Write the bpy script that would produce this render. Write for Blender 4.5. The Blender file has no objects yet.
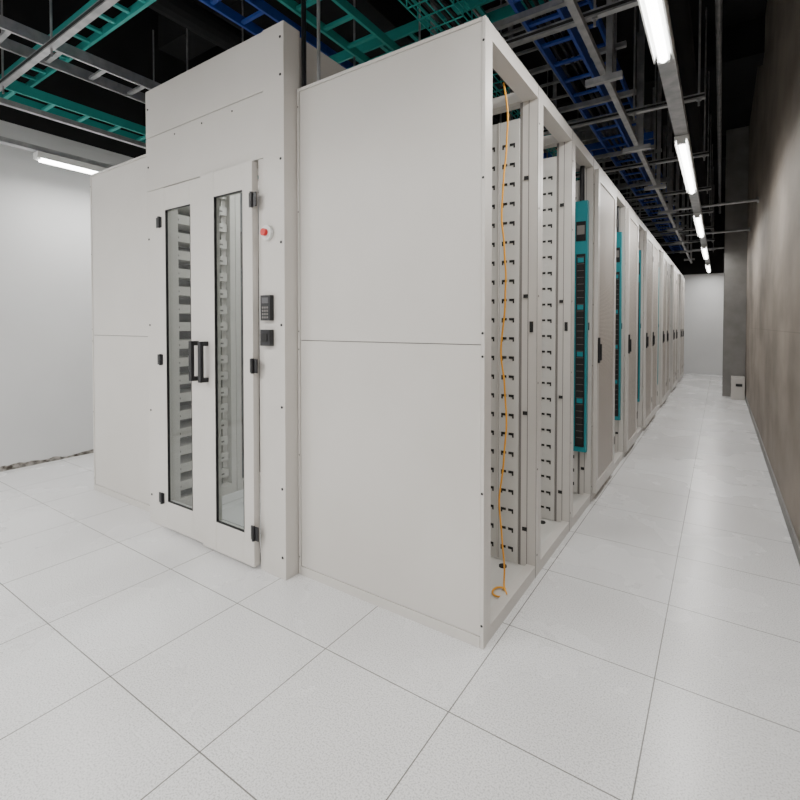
import bpy, math, random
from mathutils import Vector, Matrix
random.seed(4)
scene = bpy.context.scene

# ------------------------------------------------------------------ materials
def mat(name, col, rough=0.5, metal=0.0, emit=0, spec=0.5):
    m = bpy.data.materials.new(name); m.use_nodes = True
    b = m.node_tree.nodes['Principled BSDF']
    b.inputs['Base Color'].default_value = (*col, 1)
    b.inputs['Roughness'].default_value = rough
    b.inputs['Metallic'].default_value = metal
    b.inputs['Specular IOR Level'].default_value = spec
    if emit:
        b.inputs['Emission Color'].default_value = (1, 0.99, 0.96, 1)
        b.inputs['Emission Strength'].default_value = emit
    return m

def noisy(name, c1, c2, scale=3, rough=0.6, detail=6, bump=0.0, stretch=(1, 1, 1), metal=0):
    m = mat(name, c1, rough, metal); nt = m.node_tree; N = nt.nodes; L = nt.links
    b = N['Principled BSDF']
    tc = N.new('ShaderNodeTexCoord'); mp = N.new('ShaderNodeMapping'); mp.inputs['Scale'].default_value = stretch
    n = N.new('ShaderNodeTexNoise'); n.inputs['Scale'].default_value = scale; n.inputs['Detail'].default_value = detail
    r = N.new('ShaderNodeValToRGB')
    r.color_ramp.elements[0].position = 0.35; r.color_ramp.elements[1].position = 0.65
    r.color_ramp.elements[0].color = (*c1, 1); r.color_ramp.elements[1].color = (*c2, 1)
    L.new(tc.outputs['Object'], mp.inputs[0]); L.new(mp.outputs[0], n.inputs['Vector'])
    L.new(n.outputs['Fac'], r.inputs[0]); L.new(r.outputs[0], b.inputs['Base Color'])
    if bump:
        bp = N.new('ShaderNodeBump'); bp.inputs['Strength'].default_value = bump; bp.inputs['Distance'].default_value = 0.01
        L.new(n.outputs['Fac'], bp.inputs['Height']); L.new(bp.outputs[0], b.inputs['Normal'])
    return m

WHITE = noisy('rack_white_paint', (0.595, 0.572, 0.54), (0.64, 0.617, 0.585), 1.3, 0.38, detail=9)
WHITE2 = noisy('rack_white_paint_inner', (0.62, 0.61, 0.58), (0.67, 0.66, 0.63), 2, 0.5)
SEAM = mat('seam_grey', (0.20, 0.19, 0.18), 0.7)
BLACK = mat('black_plastic', (0.010, 0.010, 0.012), 0.35)
DARK = mat('dark_slot', (0.02, 0.02, 0.02), 0.8)
TEAL = mat('teal_paint', (0.012, 0.25, 0.29), 0.4)
GREEN = mat('tray_green', (0.02, 0.33, 0.30), 0.42)
BLUE = mat('tray_blue', (0.04, 0.10, 0.46), 0.42)
GALV = noisy('galvanised_steel', (0.33, 0.34, 0.35), (0.48, 0.48, 0.49), 12, 0.42, metal=0.6)
ORANGE = mat('orange_cable', (0.85, 0.40, 0.03), 0.45)
RED = mat('red_plastic', (0.7, 0.03, 0.03), 0.3)
LAMPW = mat('lamp_housing', (0.72, 0.73, 0.72), 0.4)
TUBE = mat('lamp_tube', (1, 1, 1), 0.3, emit=16)
CEIL = noisy('black_ceiling_paint', (0.009, 0.009, 0.010), (0.015, 0.015, 0.016), 2, 0.95)
LWALL = noisy('white_wall_paint', (0.60, 0.605, 0.61), (0.66, 0.665, 0.67), 0.8, 0.8)
CONC = noisy('rough_concrete', (0.06, 0.05, 0.04), (0.42, 0.40, 0.37), 22, 0.95, bump=0.5)
COLM = noisy('grey_column_paint', (0.22, 0.215, 0.205), (0.28, 0.27, 0.26), 4, 0.7)

def glass_mat():
    m = bpy.data.materials.new('door_glass'); m.use_nodes = True
    nt = m.node_tree; N = nt.nodes; L = nt.links; N.remove(N['Principled BSDF'])
    t = N.new('ShaderNodeBsdfTransparent'); t.inputs[0].default_value = (0.90, 0.93, 0.925, 1)
    g = N.new('ShaderNodeBsdfGlossy'); g.inputs['Roughness'].default_value = 0.02
    f = N.new('ShaderNodeLayerWeight'); f.inputs[0].default_value = 0.5
    p = N.new('ShaderNodeMath'); p.operation = 'POWER'; p.inputs[1].default_value = 4
    q = N.new('ShaderNodeMath'); q.operation = 'MULTIPLY_ADD'; q.inputs[1].default_value = 0.5; q.inputs[2].default_value = 0.03
    mx = N.new('ShaderNodeMixShader')
    L.new(f.outputs['Facing'], p.inputs[0]); L.new(p.outputs[0], q.inputs[0])
    L.new(q.outputs[0], mx.inputs[0]); L.new(t.outputs[0], mx.inputs[1]); L.new(g.outputs[0], mx.inputs[2])
    L.new(mx.outputs[0], N['Material Output'].inputs[0])
    return m
GLASS = glass_mat()

def floor_mat():
    m = mat('raised_floor_tile', (0.8, 0.8, 0.8), 0.24); nt = m.node_tree; N = nt.nodes; L = nt.links
    b = N['Principled BSDF']
    tc = N.new('ShaderNodeTexCoord'); sp = N.new('ShaderNodeSeparateXYZ'); L.new(tc.outputs['Object'], sp.inputs[0])
    def M(op, a, v=None):
        n = N.new('ShaderNodeMath'); n.operation = op
        if isinstance(a, (int, float)): n.inputs[0].default_value = a
        else: L.new(a, n.inputs[0])
        if v is not None:
            if isinstance(v, (int, float)): n.inputs[1].default_value = v
            else: L.new(v, n.inputs[1])
        return n.outputs[0]
    def line(o, off):
        a = M('ADD', o, off); a = M('DIVIDE', a, 0.6); a = M('FRACT', a)
        a = M('SUBTRACT', a, 0.5); a = M('ABSOLUTE', a); return M('GREATER_THAN', a, 0.4962)
    lx = line(sp.outputs[0], 12.2); ly = line(sp.outputs[1], 11.7)
    ln = M('MAXIMUM', lx, ly)
    n = N.new('ShaderNodeTexNoise'); n.inputs['Scale'].default_value = 170; n.inputs['Detail'].default_value = 3
    L.new(tc.outputs['Object'], n.inputs['Vector'])
    r = N.new('ShaderNodeValToRGB'); r.color_ramp.elements[0].position = 0.34; r.color_ramp.elements[1].position = 0.54
    r.color_ramp.elements[0].color = (0.53, 0.53, 0.535, 1); r.color_ramp.elements[1].color = (0.82, 0.82, 0.825, 1)
    L.new(n.outputs['Fac'], r.inputs[0])
    n2 = N.new('ShaderNodeTexNoise'); n2.inputs['Scale'].default_value = 1.3; n2.inputs['Detail'].default_value = 8
    L.new(tc.outputs['Object'], n2.inputs['Vector'])
    r2 = N.new('ShaderNodeValToRGB'); r2.color_ramp.elements[0].position = 0.3; r2.color_ramp.elements[1].position = 0.6
    r2.color_ramp.elements[0].color = (0.92, 0.915, 0.91, 1); r2.color_ramp.elements[1].color = (1, 1, 1, 1)
    L.new(n2.outputs['Fac'], r2.inputs[0])
    mm = N.new('ShaderNodeMix'); mm.data_type = 'RGBA'; mm.blend_type = 'MULTIPLY'; mm.inputs[0].default_value = 1
    L.new(r.outputs[0], mm.inputs[6]); L.new(r2.outputs[0], mm.inputs[7])
    mx = N.new('ShaderNodeMix'); mx.data_type = 'RGBA'
    L.new(ln, mx.inputs[0]); L.new(mm.outputs[2], mx.inputs[6]); mx.inputs[7].default_value = (0.17, 0.165, 0.155, 1)
    L.new(mx.outputs[2], b.inputs['Base Color'])
    ra = N.new('ShaderNodeMapRange'); ra.inputs[3].default_value = 0.20; ra.inputs[4].default_value = 0.34
    L.new(n2.outputs['Fac'], ra.inputs[0]); L.new(ra.outputs[0], b.inputs['Roughness'])
    return m
FLOOR = floor_mat()

def rwall_mat():
    m = noisy('tan_wall_board', (0.195, 0.165, 0.138), (0.315, 0.27, 0.228), 1.6, 0.75, detail=12, stretch=(1, 0.8, 1.2), bump=0.2)
    nt = m.node_tree; N = nt.nodes; L = nt.links; b = N['Principled BSDF']
    base = b.inputs['Base Color'].links[0].from_socket
    tc = N.new('ShaderNodeTexCoord')
    sp = N.new('ShaderNodeSeparateXYZ'); L.new(tc.outputs['Object'], sp.inputs[0])
    cb = N.new('ShaderNodeCombineXYZ'); L.new(sp.outputs[1], cb.inputs[0]); L.new(sp.outputs[2], cb.inputs[1])
    br = N.new('ShaderNodeTexBrick'); br.offset = 0; br.inputs['Scale'].default_value = 1
    br.inputs['Brick Width'].default_value = 1.22; br.inputs['Row Height'].default_value = 1.35
    br.inputs['Mortar Size'].default_value = 0.003
    br.inputs['Color1'].default_value = (1, 1, 1, 1); br.inputs['Color2'].default_value = (.94, .94, .94, 1); br.inputs['Mortar'].default_value = (.75, .75, .75, 1)
    L.new(cb.outputs[0], br.inputs['Vector'])
    mx = N.new('ShaderNodeMix'); mx.data_type = 'RGBA'; mx.blend_type = 'MULTIPLY'; mx.inputs[0].default_value = 1
    L.new(base, mx.inputs[6]); L.new(br.outputs['Color'], mx.inputs[7]); L.new(mx.outputs[2], b.inputs['Base Color'])
    return m
RWALL = rwall_mat()

def mesh_door_mat():
    m = mat('perforated_door_mesh', (0.5, 0.48, 0.45), 0.5); nt = m.node_tree; N = nt.nodes; L = nt.links
    b = N['Principled BSDF']; tc = N.new('ShaderNodeTexCoord')
    v = N.new('ShaderNodeTexVoronoi'); v.inputs['Scale'].default_value = 90; v.inputs['Randomness'].default_value = 0.0
    L.new(tc.outputs['Object'], v.inputs['Vector'])
    r = N.new('ShaderNodeValToRGB'); r.color_ramp.elements[0].position = 0.34; r.color_ramp.elements[1].position = 0.44
    r.color_ramp.elements[0].color = (0.24, 0.215, 0.195, 1); r.color_ramp.elements[1].color = (0.62, 0.57, 0.52, 1)
    L.new(v.outputs['Distance'], r.inputs[0]); L.new(r.outputs[0], b.inputs['Base Color'])
    return m
MESHD = mesh_door_mat()

# ------------------------------------------------------------------ mesh builder
class MB:
    def __init__(s): s.v = []; s.f = []; s.mi = []; s.m = []
    def _m(s, m):
        if m not in s.m: s.m.append(m)
        return s.m.index(m)
    def box(s, x0, x1, y0, y1, z0, z1, m):
        k = len(s.v); i = s._m(m)
        s.v += [(x0,y0,z0),(x1,y0,z0),(x1,y1,z0),(x0,y1,z0),(x0,y0,z1),(x1,y0,z1),(x1,y1,z1),(x0,y1,z1)]
        for q in ((0,3,2,1),(4,5,6,7),(0,1,5,4),(1,2,6,5),(2,3,7,6),(3,0,4,7)):
            s.f.append(tuple(k+a for a in q)); s.mi.append(i)
    def cyl(s, a, b, r, m, n=10):
        a = Vector(a); b = Vector(b); d = (b-a).normalized()
        u = d.orthogonal().normalized(); w = d.cross(u)
        k = len(s.v); i = s._m(m)
        for p in (a, b):
            for j in range(n):
                t = 2*math.pi*j/n; s.v.append(tuple(p+u*r*math.cos(t)+w*r*math.sin(t)))
        for j in range(n):
            s.f.append((k+j, k+(j+1)%n, k+n+(j+1)%n, k+n+j)); s.mi.append(i)
        s.f.append(tuple(k+j for j in reversed(range(n)))); s.mi.append(i)
        s.f.append(tuple(k+n+j for j in range(n))); s.mi.append(i)
    def mesh(s, name):
        me = bpy.data.meshes.new(name); me.from_pydata(s.v, [], s.f)
        for m in s.m: me.materials.append(m)
        me.polygons.foreach_set('material_index', s.mi); me.update(); return me
    def obj(s, name, bevel=0, loc=(0,0,0)):
        return put(name, s.mesh(name), bevel, loc)
def put(name, me, bevel=0, loc=(0,0,0)):
    o = bpy.data.objects.new(name, me); scene.collection.objects.link(o); o.location = loc
    if bevel:
        b = o.modifiers.new('bevel', 'BEVEL'); b.width = bevel; b.segments = 2; b.limit_method = 'ANGLE'
    return o

# ------------------------------------------------------------------ room
XL, XR, Y0, Y1, ZC = -5.7, 0.41, -3.6, 16.0, 5.2
b = MB(); b.box(XL-.15, XR+.15, Y0-.15, Y1+.15, -.12, 0, FLOOR); b.obj('floor')
b = MB(); b.box(XL-.15, XR+.15, Y0-.15, Y1+.15, ZC, ZC+.15, CEIL)
for y in (-1, 3.2, 7.4, 11.6): b.box(XL, XR, y, y+.35, ZC-.45, ZC, CEIL)
b.obj('ceiling')
b = MB(); b.box(XL-.15, XL, Y0, Y1, 0, 3.35, LWALL); b.box(XL-.15, XL, Y0, Y1, 3.35, ZC, CEIL); b.obj('wall_left')
b = MB(); b.box(XR, XR+.15, Y0, Y1, 0, ZC, RWALL); b.obj('wall_right')
b = MB(); b.box(XL, XR, Y1, Y1+.15, 0, 2.85, LWALL); b.box(XL, XR, Y1, Y1+.15, 2.85, ZC, CEIL); b.obj('wall_back')
b = MB(); b.box(XL, XR, Y0-.15, Y0, 0, 3.35, LWALL); b.box(XL, XR, Y0-.15, Y0, 3.35, ZC, CEIL); b.obj('wall_front')
# rough unfinished edge at foot of left wall
b = MB(); y = Y0
i = b._m(CONC)
top = []; hh = .03
while y < Y1-.05:
    hh = min(.05, max(.012, hh+random.uniform(-.010, .010)))
    top.append((y, hh)); y += random.uniform(.015, .05)
for (ya, ha), (yb, hb) in zip(top, top[1:]):
    k = len(b.v)
    b.v += [(XL+.006,ya,.0005),(XL+.006,yb,.0005),(XL+.006,yb,hb),(XL+.006,ya,ha),(XL+.001,yb,hb+.002),(XL+.001,ya,ha+.002),(XL+.006+ha*.5,ya,.0005),(XL+.006+hb*.5,yb,.0005)]
    b.f += [(k, k+1, k+2, k+3), (k+3, k+2, k+4, k+5), (k+6, k+7, k+1, k)]; b.mi += [i, i, i]
b.obj('baseboard_left')
b = MB(); b.box(XR-.012, XR-.001, Y0, 11.2, 0.001, .085, COLM); b.obj('baseboard_right')
b = MB(); b.box(.05, XR-.002, 11.3, 11.75, .001, ZC-.002, COLM); b.box(.045, .05, 11.30, 11.33, .001, 3.2, BLACK); b.obj('wall_column', .006)
b = MB(); b.box(.18, .39, 10.9, 11.2, .001, .42, WHITE); b.box(.178,.18,10.95,11.15,.1,.3,SEAM); b.box(.25,.35,10.88,10.9,.25,.3,BLACK); b.obj('electrical_box', .005)

# ------------------------------------------------------------------ row A racks
XA0, XA1 = -1.956, -0.833
H = 2.70
D = XA1-XA0
def perforated_side(b, yp, x0, x1, z0, z1):
    b.box(x0, x1, yp, yp+.012, z0, z1, WHITE2)
    n = int((x1-x0)/.115); w = (x1-x0)/n
    for k in range(n):
        xa = x1-w*(k+1)
        b.box(xa-.002, xa+.004, yp-.008, yp, z0, z1, WHITE)
        b.box(xa+.004, xa+.006, yp-.001, yp, z0, z1, SEAM)
        z = z0+.07
        while z < z1-.05:
            for dx in (.020, .064):
                b.box(xa+dx, xa+dx+.030, yp-.002, yp, z, z+.014, DARK)
                b.box(xa+dx+(.0 if dx < .05 else .021), xa+dx+(.009 if dx < .05 else .030), yp-.002, yp, z-.012, z, DARK)
            z += .108
def rack_frame(b, p):
    g = .002
    for x0, x1 in ((-D, -D+.06), (-.085, 0)):
        b.box(x0, x1, g, .045, 0.0, H, WHITE); b.box(x0, x1, p-.045, p-g, 0.0, H, WHITE)
        b.box(x0, x1, .045, p-.045, H-.07, H, WHITE)
    b.box(-.05, 0, .045, p-.045, .0, .065, WHITE); b.box(-D, -D+.05, .045, p-.045, .0, .065, WHITE)
    b.box(-D+.06, -.085, g, .04, H-.06, H, WHITE); b.box(-D+.06, -.085, p-.04, p-g, H-.06, H, WHITE)
    b.box(-D+.05, -.05, .01, p-.01, .02, .05, WHITE2)
    b.box(-.10, -.085, p-.045, p-.038, .05, H-.07, SEAM)
    b.box(-.052, -.048, p-.046, p-.045, .065, H-.07, SEAM)
    b.box(0, .0015, p-.047, p-.045, 0.0, H-.0, SEAM)
    for x in (-D+.15, -.16, -.28):
        for y in (.12, p-.12):
            b.cyl((x, y, .05), (x, y, .058), .022, DARK)
            b.cyl((x, y, 0.0), (x, y, .02), .022, BLACK)
    for z in (.25, .9, 1.55, 2.2):
        b.box(-.075, -.05, p-.052, p-.045, z, z+.02, DARK)
    b.box(-.04, -.02, p-.05, p-.045, 1.36, 1.42, DARK)
    for z in (.12, .6, 1.08, 1.56, 2.04, 2.5):
        b.cyl((0, p-.022, z), (.002, p-.022, z), .006, SEAM, 6)
    perforated_side(b, p-.058, -D+.08, -.10, .06, H-.16)
def pdu(b, p):
    y = p-.075; x0, x1 = -.118, -.022
    b.box(x0, x1, y-.05, y, .41, 2.36, TEAL)
    b.box(x0+.014, x1-.014, y-.054, y-.05, .45, 1.95, BLACK)
    z = .48; k = 0
    while z < 1.92:
        b.box(x0+.026, x1-.026, y-.058, y-.054, z, z+.036, TEAL if k % 7 == 6 else DARK)
        b.box(x0+.022, x1-.022, y-.056, y-.054, z+.040, z+.043, SEAM); z += .052; k += 1
    b.box(x0+.012, x1-.012, y-.056, y-.05, 2.05, 2.2, BLACK)
    b.box(x0+.02, x1-.02, y-.058, y-.056, 2.1, 2.17, SEAM)
    b.cyl((x0+.05, y-.03, 2.36), (x0+.05, y-.03, 2.64), .018, BLACK)
def door(b, p):
    z0, z1 = .06, H-.075
    b.box(.002, .03, .006, .07, z0, z1, WHITE); b.box(.002, .03, p-.07, p-.006, z0, z1, WHITE)
    b.box(.002, .03, .07, p-.07, z0, z0+.09, WHITE); b.box(.002, .03, .07, p-.07, z1-.09, z1, WHITE)
    b.box(.008, .022, .07, p-.07, z0+.09, z1-.09, MESHD)
    b.box(.03, .045, .02, .05, 1.1, 1.30, BLACK); b.box(.045, .058, .027, .043, 1.12, 1.25, BLACK)
    for z in (.3, 2.3): b.box(.028, .036, p-.03, p-.006, z, z+.07, SEAM)
bounds = [1.907, 2.62, 3.33, 3.97, 4.75]
while bounds[-1] < 14.5: bounds.append(bounds[-1]+.72)
kinds = ['open', 'open', 'pdu', 'door', 'pdu', 'door', 'pdu', 'door', 'door', 'pdu', 'door', 'door', 'pdu', 'door', 'door', 'pdu', 'door', 'door', 'door', 'door']
cache = {}
def rack_mesh(kind, p):
    key = (kind, round(p, 3))
    if key not in cache:
        b = MB(); rack_frame(b, p)
        if kind == 'pdu': pdu(b, p)
        if kind == 'door': door(b, p)
        cache[key] = b.mesh('server_rack')
    return cache[key]
for k, (a, c) in enumerate(zip(bounds, bounds[1:])):
    put('server_rack', rack_mesh(kinds[min(k, len(kinds)-1)], c-a), 0, (XA1, a, 0))
YE = bounds[-1]

# row B racks
XB0, XB1 = -4.41, -3.36
GY = mat('dark_server_front', (0.10, 0.10, 0.105), 0.5)
def rowb_base(p):
    b = MB(); g = .002; W = XB1-XB0
    for x0, x1 in ((-W, -W+.06), (-.06, 0)):
        b.box(x0, x1, g, .05, 0.0, 2.66, WHITE); b.box(x0, x1, p-.05, p-g, 0.0, 2.66, WHITE)
        b.box(x0, x1, .05, p-.05, 2.58, 2.66, WHITE); b.box(x0, x1, .05, p-.05, .0, .08, WHITE)
    b.box(-W+.02, -W+.03, .05, p-.05, .08, 2.58, WHITE2)
    b.box(-W+.06, -.06, .005, .015, .08, 2.58, WHITE2)
    b.box(-W+.06, -.06, .01, p-.01, 2.60, 2.62, WHITE2)
    return b
def rowb(p):
    b = rowb_base(p)
    b.box(-.075, -.06, .05, .09, .08, 2.58, WHITE); b.box(-.075, -.06, p-.09, p-.05, .08, 2.58, WHITE)
    b.box(-.30, -.29, .05, p-.05, .08, 2.58, SEAM)
    z = .14
    while z < 2.5:
        b.box(-.26, -.03, .06, p-.06, z, z+.066, WHITE)
        b.box(-.03, -.028, .10, .14, z+.022, z+.036, SEAM); b.box(-.03, -.028, p-.14, p-.10, z+.022, z+.036, SEAM)
        z += .135
    return b.mesh('server_rack')
def rowb_closed(p):
    b = rowb_base(p)
    b.box(-.10, -.05, .05, p-.05, .08, 2.58, GY)
    for z in (.3, .75, 1.9): b.box(-.05, -.03, .09, p-.09, z, z+.3, SEAM)
    for z in (1.30, 1.52): b.box(-.05, .02, .12, .24, z, z+.13, BLACK); b.box(.02, .024, .14, .22, z+.03, z+.10, SEAM)
    return b.mesh('server_rack')
PB = .62
mb = rowb(PB); mc = rowb_closed(.75); y = 1.907
put('server_rack', mb, 0, (XB1, y, 0)); y += PB
while y+.75 < YE+.01:
    put('server_rack', mc, 0, (XB1, y, 0)); y += .75
YB = y

# ------------------------------------------------------------------ end panels
def end_panel(x0, x1, h, seam):
    b = MB(); y0, y1 = 1.875, 1.905; t = .018
    b.box(x0+t, x1-t, y0+.004, y1, .05, seam-.002, WHITE); b.box(x0+t, x1-t, y0+.004, y1, seam+.002, h-t, WHITE)
    b.box(x0+t, x1-t, y0+.009, y1, seam-.002, seam+.002, SEAM)
    b.box(x0, x0+t-.002, y0, y1, 0.0, h, WHITE); b.box(x1-t+.002, x1, y0, y1, 0.0, h, WHITE)
    b.box(x0+t, x1-t, y0, y1, h-t+.002, h, WHITE); b.box(x0+t, x1-t, y0, y1, 0.0, .048, WHITE)
    b.box(x0+.004, x1-.004, y0+.012, y1-.002, .01, h-.004, SEAM)
    for z in (seam-.05, seam+.05, .1, h-.1, h*.25, h*.75):
        b.cyl((x1-.009, y0, z), (x1-.009, y0-.002, z), .006, DARK, 8)
        b.cyl((x0+.009, y0, z), (x0+.009, y0-.002, z), .005, SEAM, 8)
    return b
end_panel(XA0+.004, XA1+.002, H, 1.315).obj('rack_end_panel', .0015)
end_panel(XB0, XB1-.004, 2.66, 1.315).obj('rack_end_panel', .0015)

# ------------------------------------------------------------------ containment doorway
PX0, PX1, PY0, PY1, PH = -3.36, -1.956, 1.79, 1.905, 3.03
DX0, DX1, DM, DT = -3.150, -2.183, -2.675, 2.32
b = MB()
b.box(PX0, DX0-.012, PY0, PY1, 0.0, DT+.012, WHITE)
b.box(DX1+.012, DX1+.055, PY0, PY1, 0.0, DT+.012, WHITE)
b.box(DX1+.059, PX1, PY0-.006, PY1, 0.0, PH, WHITE)
b.box(PX0, DX1+.055, PY0, PY1, DT+.015, 2.70, WHITE)
b.box(PX0, DX1+.055, PY0, PY1, 2.704, PH, WHITE)
b.box(PX0+.01, PX1-.01, PY0+.012, PY1-.01, DT+.1, PH-.01, SEAM)
b.box(DX0, DX1, PY0+.05, PY1, 0.0, .012, GALV)
for z in (.12, .5, .95, 1.4, 1.85, 2.3, 2.75, 2.95):
    b.cyl((PX1-.025, PY0-.006, z), (PX1-.025, PY0-.010, z), .008, BLACK, 8)
for z in (.2, .8, 1.4, 2.0, 2.5, 2.9):
    b.cyl((PX0+.03, PY0, z), (PX0+.03, PY0-.004, z), .008, BLACK, 8)
for x in (-3.0, -2.7, -2.4): b.cyl((x, PY0, 2.66), (x, PY0-.004, 2.66), .006, BLACK, 8)
b.obj('containment_door_frame', .002)

def leaf(x0, x1, hinge_left, yo=0):
    b = MB(); y0, y1 = PY0-.022+yo, PY0+.02+yo; z0, z1 = .02, DT
    if hinge_left: gl, gr = x0+.055, x1-.125
    else: gl, gr = x0+.135, x1-.085
    b.box(x0, gl, y0, y1, z0, z1, WHITE); b.box(gr, x1, y0, y1, z0, z1, WHITE)
    gz0, gz1 = .20, 2.17
    b.box(gl, gr, y0, y1, z0, gz0, WHITE); b.box(gl, gr, y0, y1, gz1, z1, WHITE)
    yc = (y0+y1)/2
    for q in ((gl, gl+.005, gz0, gz1), (gr-.005, gr, gz0, gz1), (gl, gr, gz0, gz0+.005), (gl, gr, gz1-.005, gz1)):
        b.box(q[0], q[1], y0-.001, yc-.004, q[2], q[3], BLACK)
    b.box(gl+.001, gr-.001, yc-.003, yc+.003, gz0+.001, gz1-.001, GLASS)
    hx = x1-.056 if hinge_left else x0+.058
    b.box(hx-.015, hx+.015, y0-.055, y0-.033, 1.05, 1.30, BLACK)
    for z in (1.05, 1.272): b.box(hx-.015, hx+.015, y0-.034, y0, z, z+.028, BLACK)
    for z in (.18, 1.13, 2.06):
        if hinge_left:
            b.box(x0-.045, x0+.014, y0-.008, y0, z, z+.07, BLACK); b.cyl((x0-.004, y0-.01, z-.003), (x0-.004, y0-.01, z+.073), .010, BLACK)
        else:
            b.box(x1-.02, x1+.042, y0-.008, y0, z, z+.08, BLACK); b.cyl((x1+.006, y0-.01, z-.003), (x1+.006, y0-.01, z+.083), .010, BLACK)
    if not hinge_left: b.box(x0-.005, x0, y0+.006, y1, z0, z1, BLACK)
    return b
leaf(DX0, DM-.006, True, .004).obj('glass_door', .002)
leaf(DM+.005, DX1, False, -.014).obj('glass_door', .002)

# access devices on the pillar
b = MB(); x = -2.124; yf = PY0-.007
x -= -.042
b.box(x-.040, x+.040, yf-.026, yf, 1.425, 1.565, BLACK)
for r in range(4):
    for c in range(3): b.box(x-.024+c*.018, x-.012+c*.018, yf-.028, yf-.026, 1.437+r*.018, 1.448+r*.018, SEAM)
b.box(x-.026, x+.026, yf-.028, yf-.026, 1.52, 1.552, GY)
b.obj('access_keypad', .002)
b = MB(); b.box(x-.040, x+.040, yf-.030, yf, 1.285, 1.375, BLACK); b.box(x-.022, x+.022, yf-.036, yf-.030, 1.308, 1.352, DARK); b.obj('door_exit_button', .003)
b = MB(); b.cyl((x, yf, 1.91), (x, yf-.02, 1.91), .042, LAMPW, 24); b.cyl((x, yf-.02, 1.91), (x, yf-.042, 1.91), .020, RED, 20)
b.cyl((x, yf-.018, 1.91), (x, yf-.022, 1.91), .034, LAMPW, 24); b.obj('emergency_call_button', .002)

# ------------------------------------------------------------------ containment canopy over the cold aisle
b = MB(); ya, yb = 1.908, YB
b.box(PX0+.002, PX0+.03, ya, yb, 2.702, 3.0, WHITE); b.box(PX1-.03, PX1-.002, ya, yb, 2.702, 3.0, WHITE)
y = ya
while y < yb-.3:
    b.box(PX0+.03, PX1-.03, y, y+.05, 2.93, 3.0, WHITE); b.box(PX0+.03, PX1-.03, y+.05, min(y+1.2, yb)-.001, 2.955, 2.962, GLASS); y += 1.2
b.box(PX1-.045, PX1-.031, ya, yb, 2.72, 2.76, LAMPW)
b.box(PX0+.03, PX1-.03, yb-.03, yb, 0.002, 2.92, WHITE)
b.obj('aisle_containment_canopy')
b = MB()
b.cyl((PX1+.02, 1.915, 2.703), (PX1+.02, 1.915, 5.1), .014, BLACK); b.cyl((PX1+.07, 1.98, 2.703), (PX1+.07, 1.98, 5.1), .010, GALV)
b.obj('cable_conduit')

# ------------------------------------------------------------------ cables
def curve_obj(name, pts, r, m, extra=()):
    cu = bpy.data.curves.new(name, 'CURVE'); cu.dimensions = '3D'; cu.bevel_depth = r; cu.bevel_resolution = 3
    for P in (pts,)+tuple(extra):
        s = cu.splines.new('NURBS'); s.points.add(len(P)-1); s.use_endpoint_u = True; s.order_u = 4
        for p, q in zip(s.points, P): p.co = (*q, 1)
    cu.materials.append(m); o = bpy.data.objects.new(name, cu); scene.collection.objects.link(o); return o
pts = []
for k in range(30):
    z = 2.62-k*(2.54/29)
    pts.append((-.915+.012*math.sin(k*.7)+random.uniform(-.007, .007), 2.30+.014*math.sin(k*.45), z))
pts += [(-.90, 2.28, .060), (-.865, 2.25, .058), (-.88, 2.19, .058), (-.93, 2.19, .060), (-.95, 2.26, .058), (-.90, 2.30, .062), (-.86, 2.22, .064)]
curve_obj('hanging_network_cable', pts, .0048, ORANGE)
def run(x, z, y1=14.5):
    return [(x+random.uniform(-.02, .02), 1.3+k*.7, z) for k in range(int((y1-1.3)/.7))]
curve_obj('power_cable_bundle', run(-1.38, 3.25), .014, BLACK, [run(-1.44, 3.25), run(-1.34, 3.25), run(-1.0, 3.475), run(-1.06, 3.475), run(-.94, 3.475)])

# ------------------------------------------------------------------ overhead services
def ladder_y(name, xc, w, z, y0, y1, m, hgt=.08, step=.28):
    b = MB(); b.box(xc-w/2, xc-w/2+.02, y0, y1, z, z+hgt, m); b.box(xc+w/2-.02, xc+w/2, y0, y1, z, z+hgt, m)
    y = y0+.1
    while y < y1: b.box(xc-w/2+.02, xc+w/2-.02, y, y+.03, z+.015, z+.035, m); y += step
    return b.obj(name)
def ladder_x(name, yc, w, z, x0, x1, m, hgt=.08, step=.28):
    b = MB(); b.box(x0, x1, yc-w/2, yc-w/2+.02, z, z+hgt, m); b.box(x0, x1, yc+w/2-.02, yc+w/2, z, z+hgt, m)
    x = x0+.1
    while x < x1: b.box(x, x+.03, yc-w/2+.02, yc+w/2-.02, z+.015, z+.035, m); x += step
    return b.obj(name)
def basket_y(name, xc, w, z, y0, y1, m, hgt=.09):
    b = MB(); t = .006
    for k in range(5):
        x = xc-w/2+w*k/4; b.box(x-t/2, x+t/2, y0, y1, z, z+t, m)
    for s in (-1, 1):
        for q in (.045, .09): b.box(xc+s*w/2-t/2, xc+s*w/2+t/2, y0, y1, z+q, z+q+t, m)
    y = y0
    while y < y1:
        b.box(xc-w/2, xc+w/2, y, y+t, z-t, z, m)
        for s in (-1, 1): b.box(xc+s*w/2-t/2, xc+s*w/2+t/2, y, y+t, z, z+hgt, m)
        y += .12
    return b.obj(name)
ladder_y('cable_ladder', -1.00, .25, 3.42, 1.0, 15.5, BLUE, .09, .3)
ladder_y('cable_ladder', -1.50, .28, 3.86, 1.0, 15.5, GALV, .08, .35)
ladder_y('cable_ladder', -1.00, .22, 3.98, .8, 15.5, BLUE, .09, .35)
basket_y('wire_basket_tray', -1.40, .24, 3.225, 1.0, 15.5, GREEN)
ladder_y('cable_ladder', -2.16, .30, 3.42, .6, 15.5, GREEN, .06, .25)
ladder_y('cable_ladder', -3.05, .30, 3.78, .4, 15.5, BLUE)
ladder_y('cable_ladder', -4.1, .30, 3.36, .2, 15.5, GALV, .08, .3)
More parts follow.
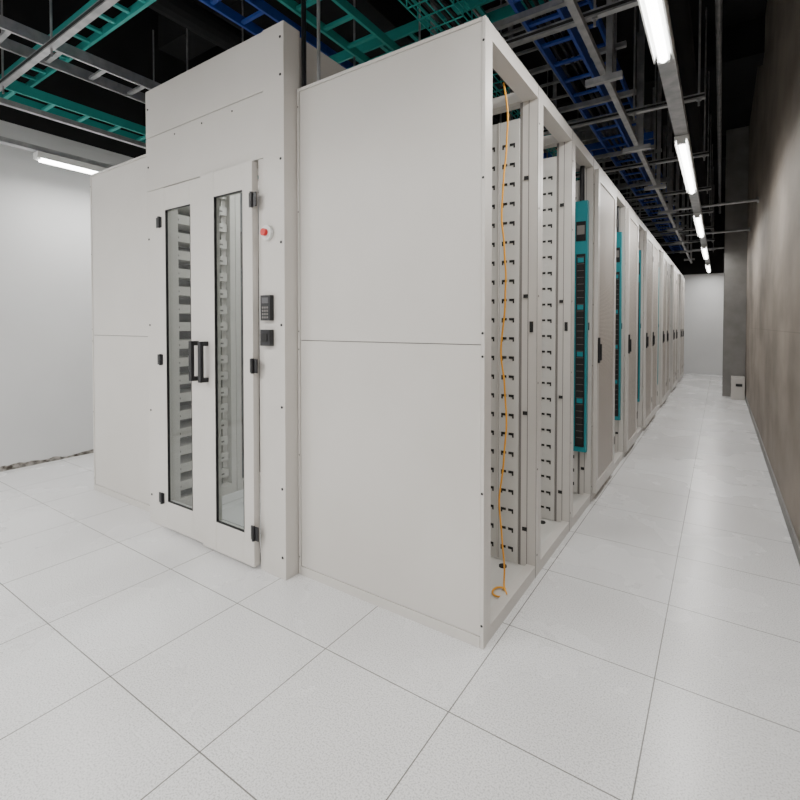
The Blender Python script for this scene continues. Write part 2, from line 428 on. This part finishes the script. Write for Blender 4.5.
ladder_y('cable_ladder', -4.98, .30, 3.32, 0.0, 15.5, GREEN)
ladder_x('cable_ladder', 3.2, .25, 3.62, -5.2, -.75, GREEN)
ladder_x('cable_ladder', 6.65, .3, 3.66, -5.2, -.7, BLUE)
ladder_x('cable_ladder', 1.62, .20, 3.52, -5.3, -2.4, GREEN, .06, .2)
b = MB()
for k, y in enumerate([1.35, 2.9, 4.4, 5.9, 7.4, 8.9, 10.4, 11.9, 13.4]):
    z = 3.165
    xs0, xs1 = -1.85, -.12
    b.box(xs0, xs1, y, y+.041, z, z+.041, GALV); b.box(xs0, xs1, y-.002, y, z+.012, z+.029, DARK)
    b.box(-1.75, -.62, y+.1, y+.14, 3.37, 3.41, GALV)
    b.box(-1.75, -.7, y+.1, y+.14, 3.80, 3.84, GALV)
    b.box(-.78, -.55, y+.5, y+.54, 3.02, 3.06, GALV)
    for x in (-1.80, -.62, -.16):
        b.cyl((x, y+.02, z-.05), (x, y+.02, ZC-.5), .008, GALV, 6); b.cyl((x, y+.02, z-.012), (x, y+.02, z), .018, GALV, 6)
    for x in (-1.74, -.80): b.box(x-.02, x+.02, y+.1, y+.14, 3.41, ZC-.5, GALV)
    b.box(-.65, -.61, y+.5, y+.54, 3.06, ZC-.5, GALV)
    b.box(-5.35, -1.98, y, y+.041, 3.26, 3.30, GALV); b.box(-5.35, -1.98, y-.002, y, 3.27, 3.29, DARK)
    for x in (-5.3, -4.65, -3.75, -2.4): b.cyl((x, y+.02, 3.2), (x, y+.02, ZC-.5), .008, GALV, 6)
for (xa, xb) in ((-.70, -.66), (-4.62, -4.58)):
    b.box(xa, xb, .9, 15.4, 3.10, 3.14, GALV)
b.obj('strut_support_frame')
b = MB()
b.cyl((-.45, 0, 3.75), (-.45, 15.9, 3.75), .055, CEIL, 14); b.cyl((-.35, 0, 4.3), (-.35, 15.9, 4.3), .09, CEIL, 14)
b.cyl((-.05, 0, 4.5), (-.05, 15.9, 4.5), .03, GALV, 10); b.cyl((-4.15, .3, 4.3), (-4.15, 15.9, 4.3), .12, CEIL, 14)
b.obj('sprinkler_pipe')
for y, z in ((8.0, 3.08), (10.2, 3.05), (12.5, 3.08)):
    b = MB(); b.cyl((-.55, y, z), (XR-.02, y, z), .02, GALV, 10); b.cyl((XR-.02, y, z), (XR-.002, y, z), .04, GALV, 12); b.obj('electrical_conduit')
b = MB(); b.box(-3.9, -.9, 7.9, 8.4, 4.2, 4.65, GALV); b.box(-3.35, -2.7, .8, 15.5, 4.35, 4.7, CEIL); b.obj('ventilation_duct')

# ------------------------------------------------------------------ luminaires
LX, LZ = -.277, 2.85
def lamp(name, x0, y0, z, ln, axis='y', power=40, w=.10, r=.022):
    b = MB()
    def bx(a0, a1, c0, c1, z0, z1, m):
        if axis == 'y': b.box(x0+a0, x0+a1, y0+c0, y0+c1, z0, z1, m)
        else: b.box(x0+c0, x0+c1, y0+a0, y0+a1, z0, z1, m)
    bx(-w/2, w/2, 0, ln, z+.035, z+.065, LAMPW); bx(-w/2-.0, -w/2+.008, 0, ln, z+.01, z+.035, LAMPW); bx(w/2-.008, w/2, 0, ln, z+.01, z+.035, LAMPW)
    bx(-.03, .03, 0, .03, z, z+.035, LAMPW); bx(-.03, .03, ln-.03, ln, z, z+.035, LAMPW)
    if axis == 'y': b.cyl((x0, y0+.03, z+.012), (x0, y0+ln-.03, z+.012), r, TUBE, 12)
    else: b.cyl((x0+.03, y0, z+.012), (x0+ln-.03, y0, z+.012), r, TUBE, 12)
    o = b.obj(name)
    l = bpy.data.lights.new('tube_light', 'AREA'); l.shape = 'RECTANGLE'; l.energy = power; l.color = (1, .985, .955)
    l.size = .04 if axis == 'y' else ln-.1; l.size_y = ln-.1 if axis == 'y' else .04
    lo = bpy.data.objects.new('tube_light', l); scene.collection.objects.link(lo)
    lo.parent = o
    lo.location = (x0, y0+ln/2, z-.022) if axis == 'y' else (x0+ln/2, y0, z-.022)
    return o
for k in range(-2, 5):
    y = 1.28+3.15*k
    if y < Y0: continue
    lamp('added_front_fill_lamp', LX, y, LZ, 1.75 if y+1.75 < 15.8 else 1.5, power=27)
b = MB(); b.box(LX-.045, LX+.045, Y0+.02, Y1-.02, LZ+.068, LZ+.13, GALV)
for k in range(60): b.box(LX-.047, LX+.047, Y0+.2+k*.32, Y0+.23+k*.32, LZ+.085, LZ+.115, LAMPW)
b.obj('lighting_trunk')
for y in (-2.6, 1.72, 5.9, 10.1): lamp('added_front_fill_lamp', -5.08, y, 2.88, 1.35, power=25, r=.03)
b = MB(); b.box(-5.12, -5.04, Y0+.02, Y1-.02, 2.95, 2.99, GALV); b.obj('lighting_trunk')
for x in (-4.6, -2.9, -1.3 ): lamp('added_front_fill_lamp', x-.6, -.75, 3.2, 1.2, 'x', power=42)  # added lamps behind the camera, out of view, to brighten the front area
for x in (-4.6, -2.9): lamp('added_front_fill_lamp', x-.6, -2.6, 3.2, 1.2, 'x', power=40)  # second unseen row further back, also added as fill for the front
for y in (2.3, 5.0, 8.5): lamp('added_aisle_fill_lamp', -2.66, y, 2.84, 1.1, power=18, w=.07)  # added fill lamps that brighten the aisle interior behind the glass doors

# ------------------------------------------------------------------ world + camera
w = bpy.data.worlds.new('World'); scene.world = w; w.use_nodes = True
w.node_tree.nodes['Background'].inputs[0].default_value = (.8, .85, .9, 1); w.node_tree.nodes['Background'].inputs[1].default_value = .3
cam = bpy.data.cameras.new('Camera'); co = bpy.data.objects.new('Camera', cam); scene.collection.objects.link(co)
cam.sensor_width = 36; cam.lens = 36*475/800; cam.shift_y = -65/800; cam.clip_start = .02
co.location = (0, 0, 1.4); co.rotation_euler = (math.radians(90-1.2), 0, math.radians(34))
scene.camera = co
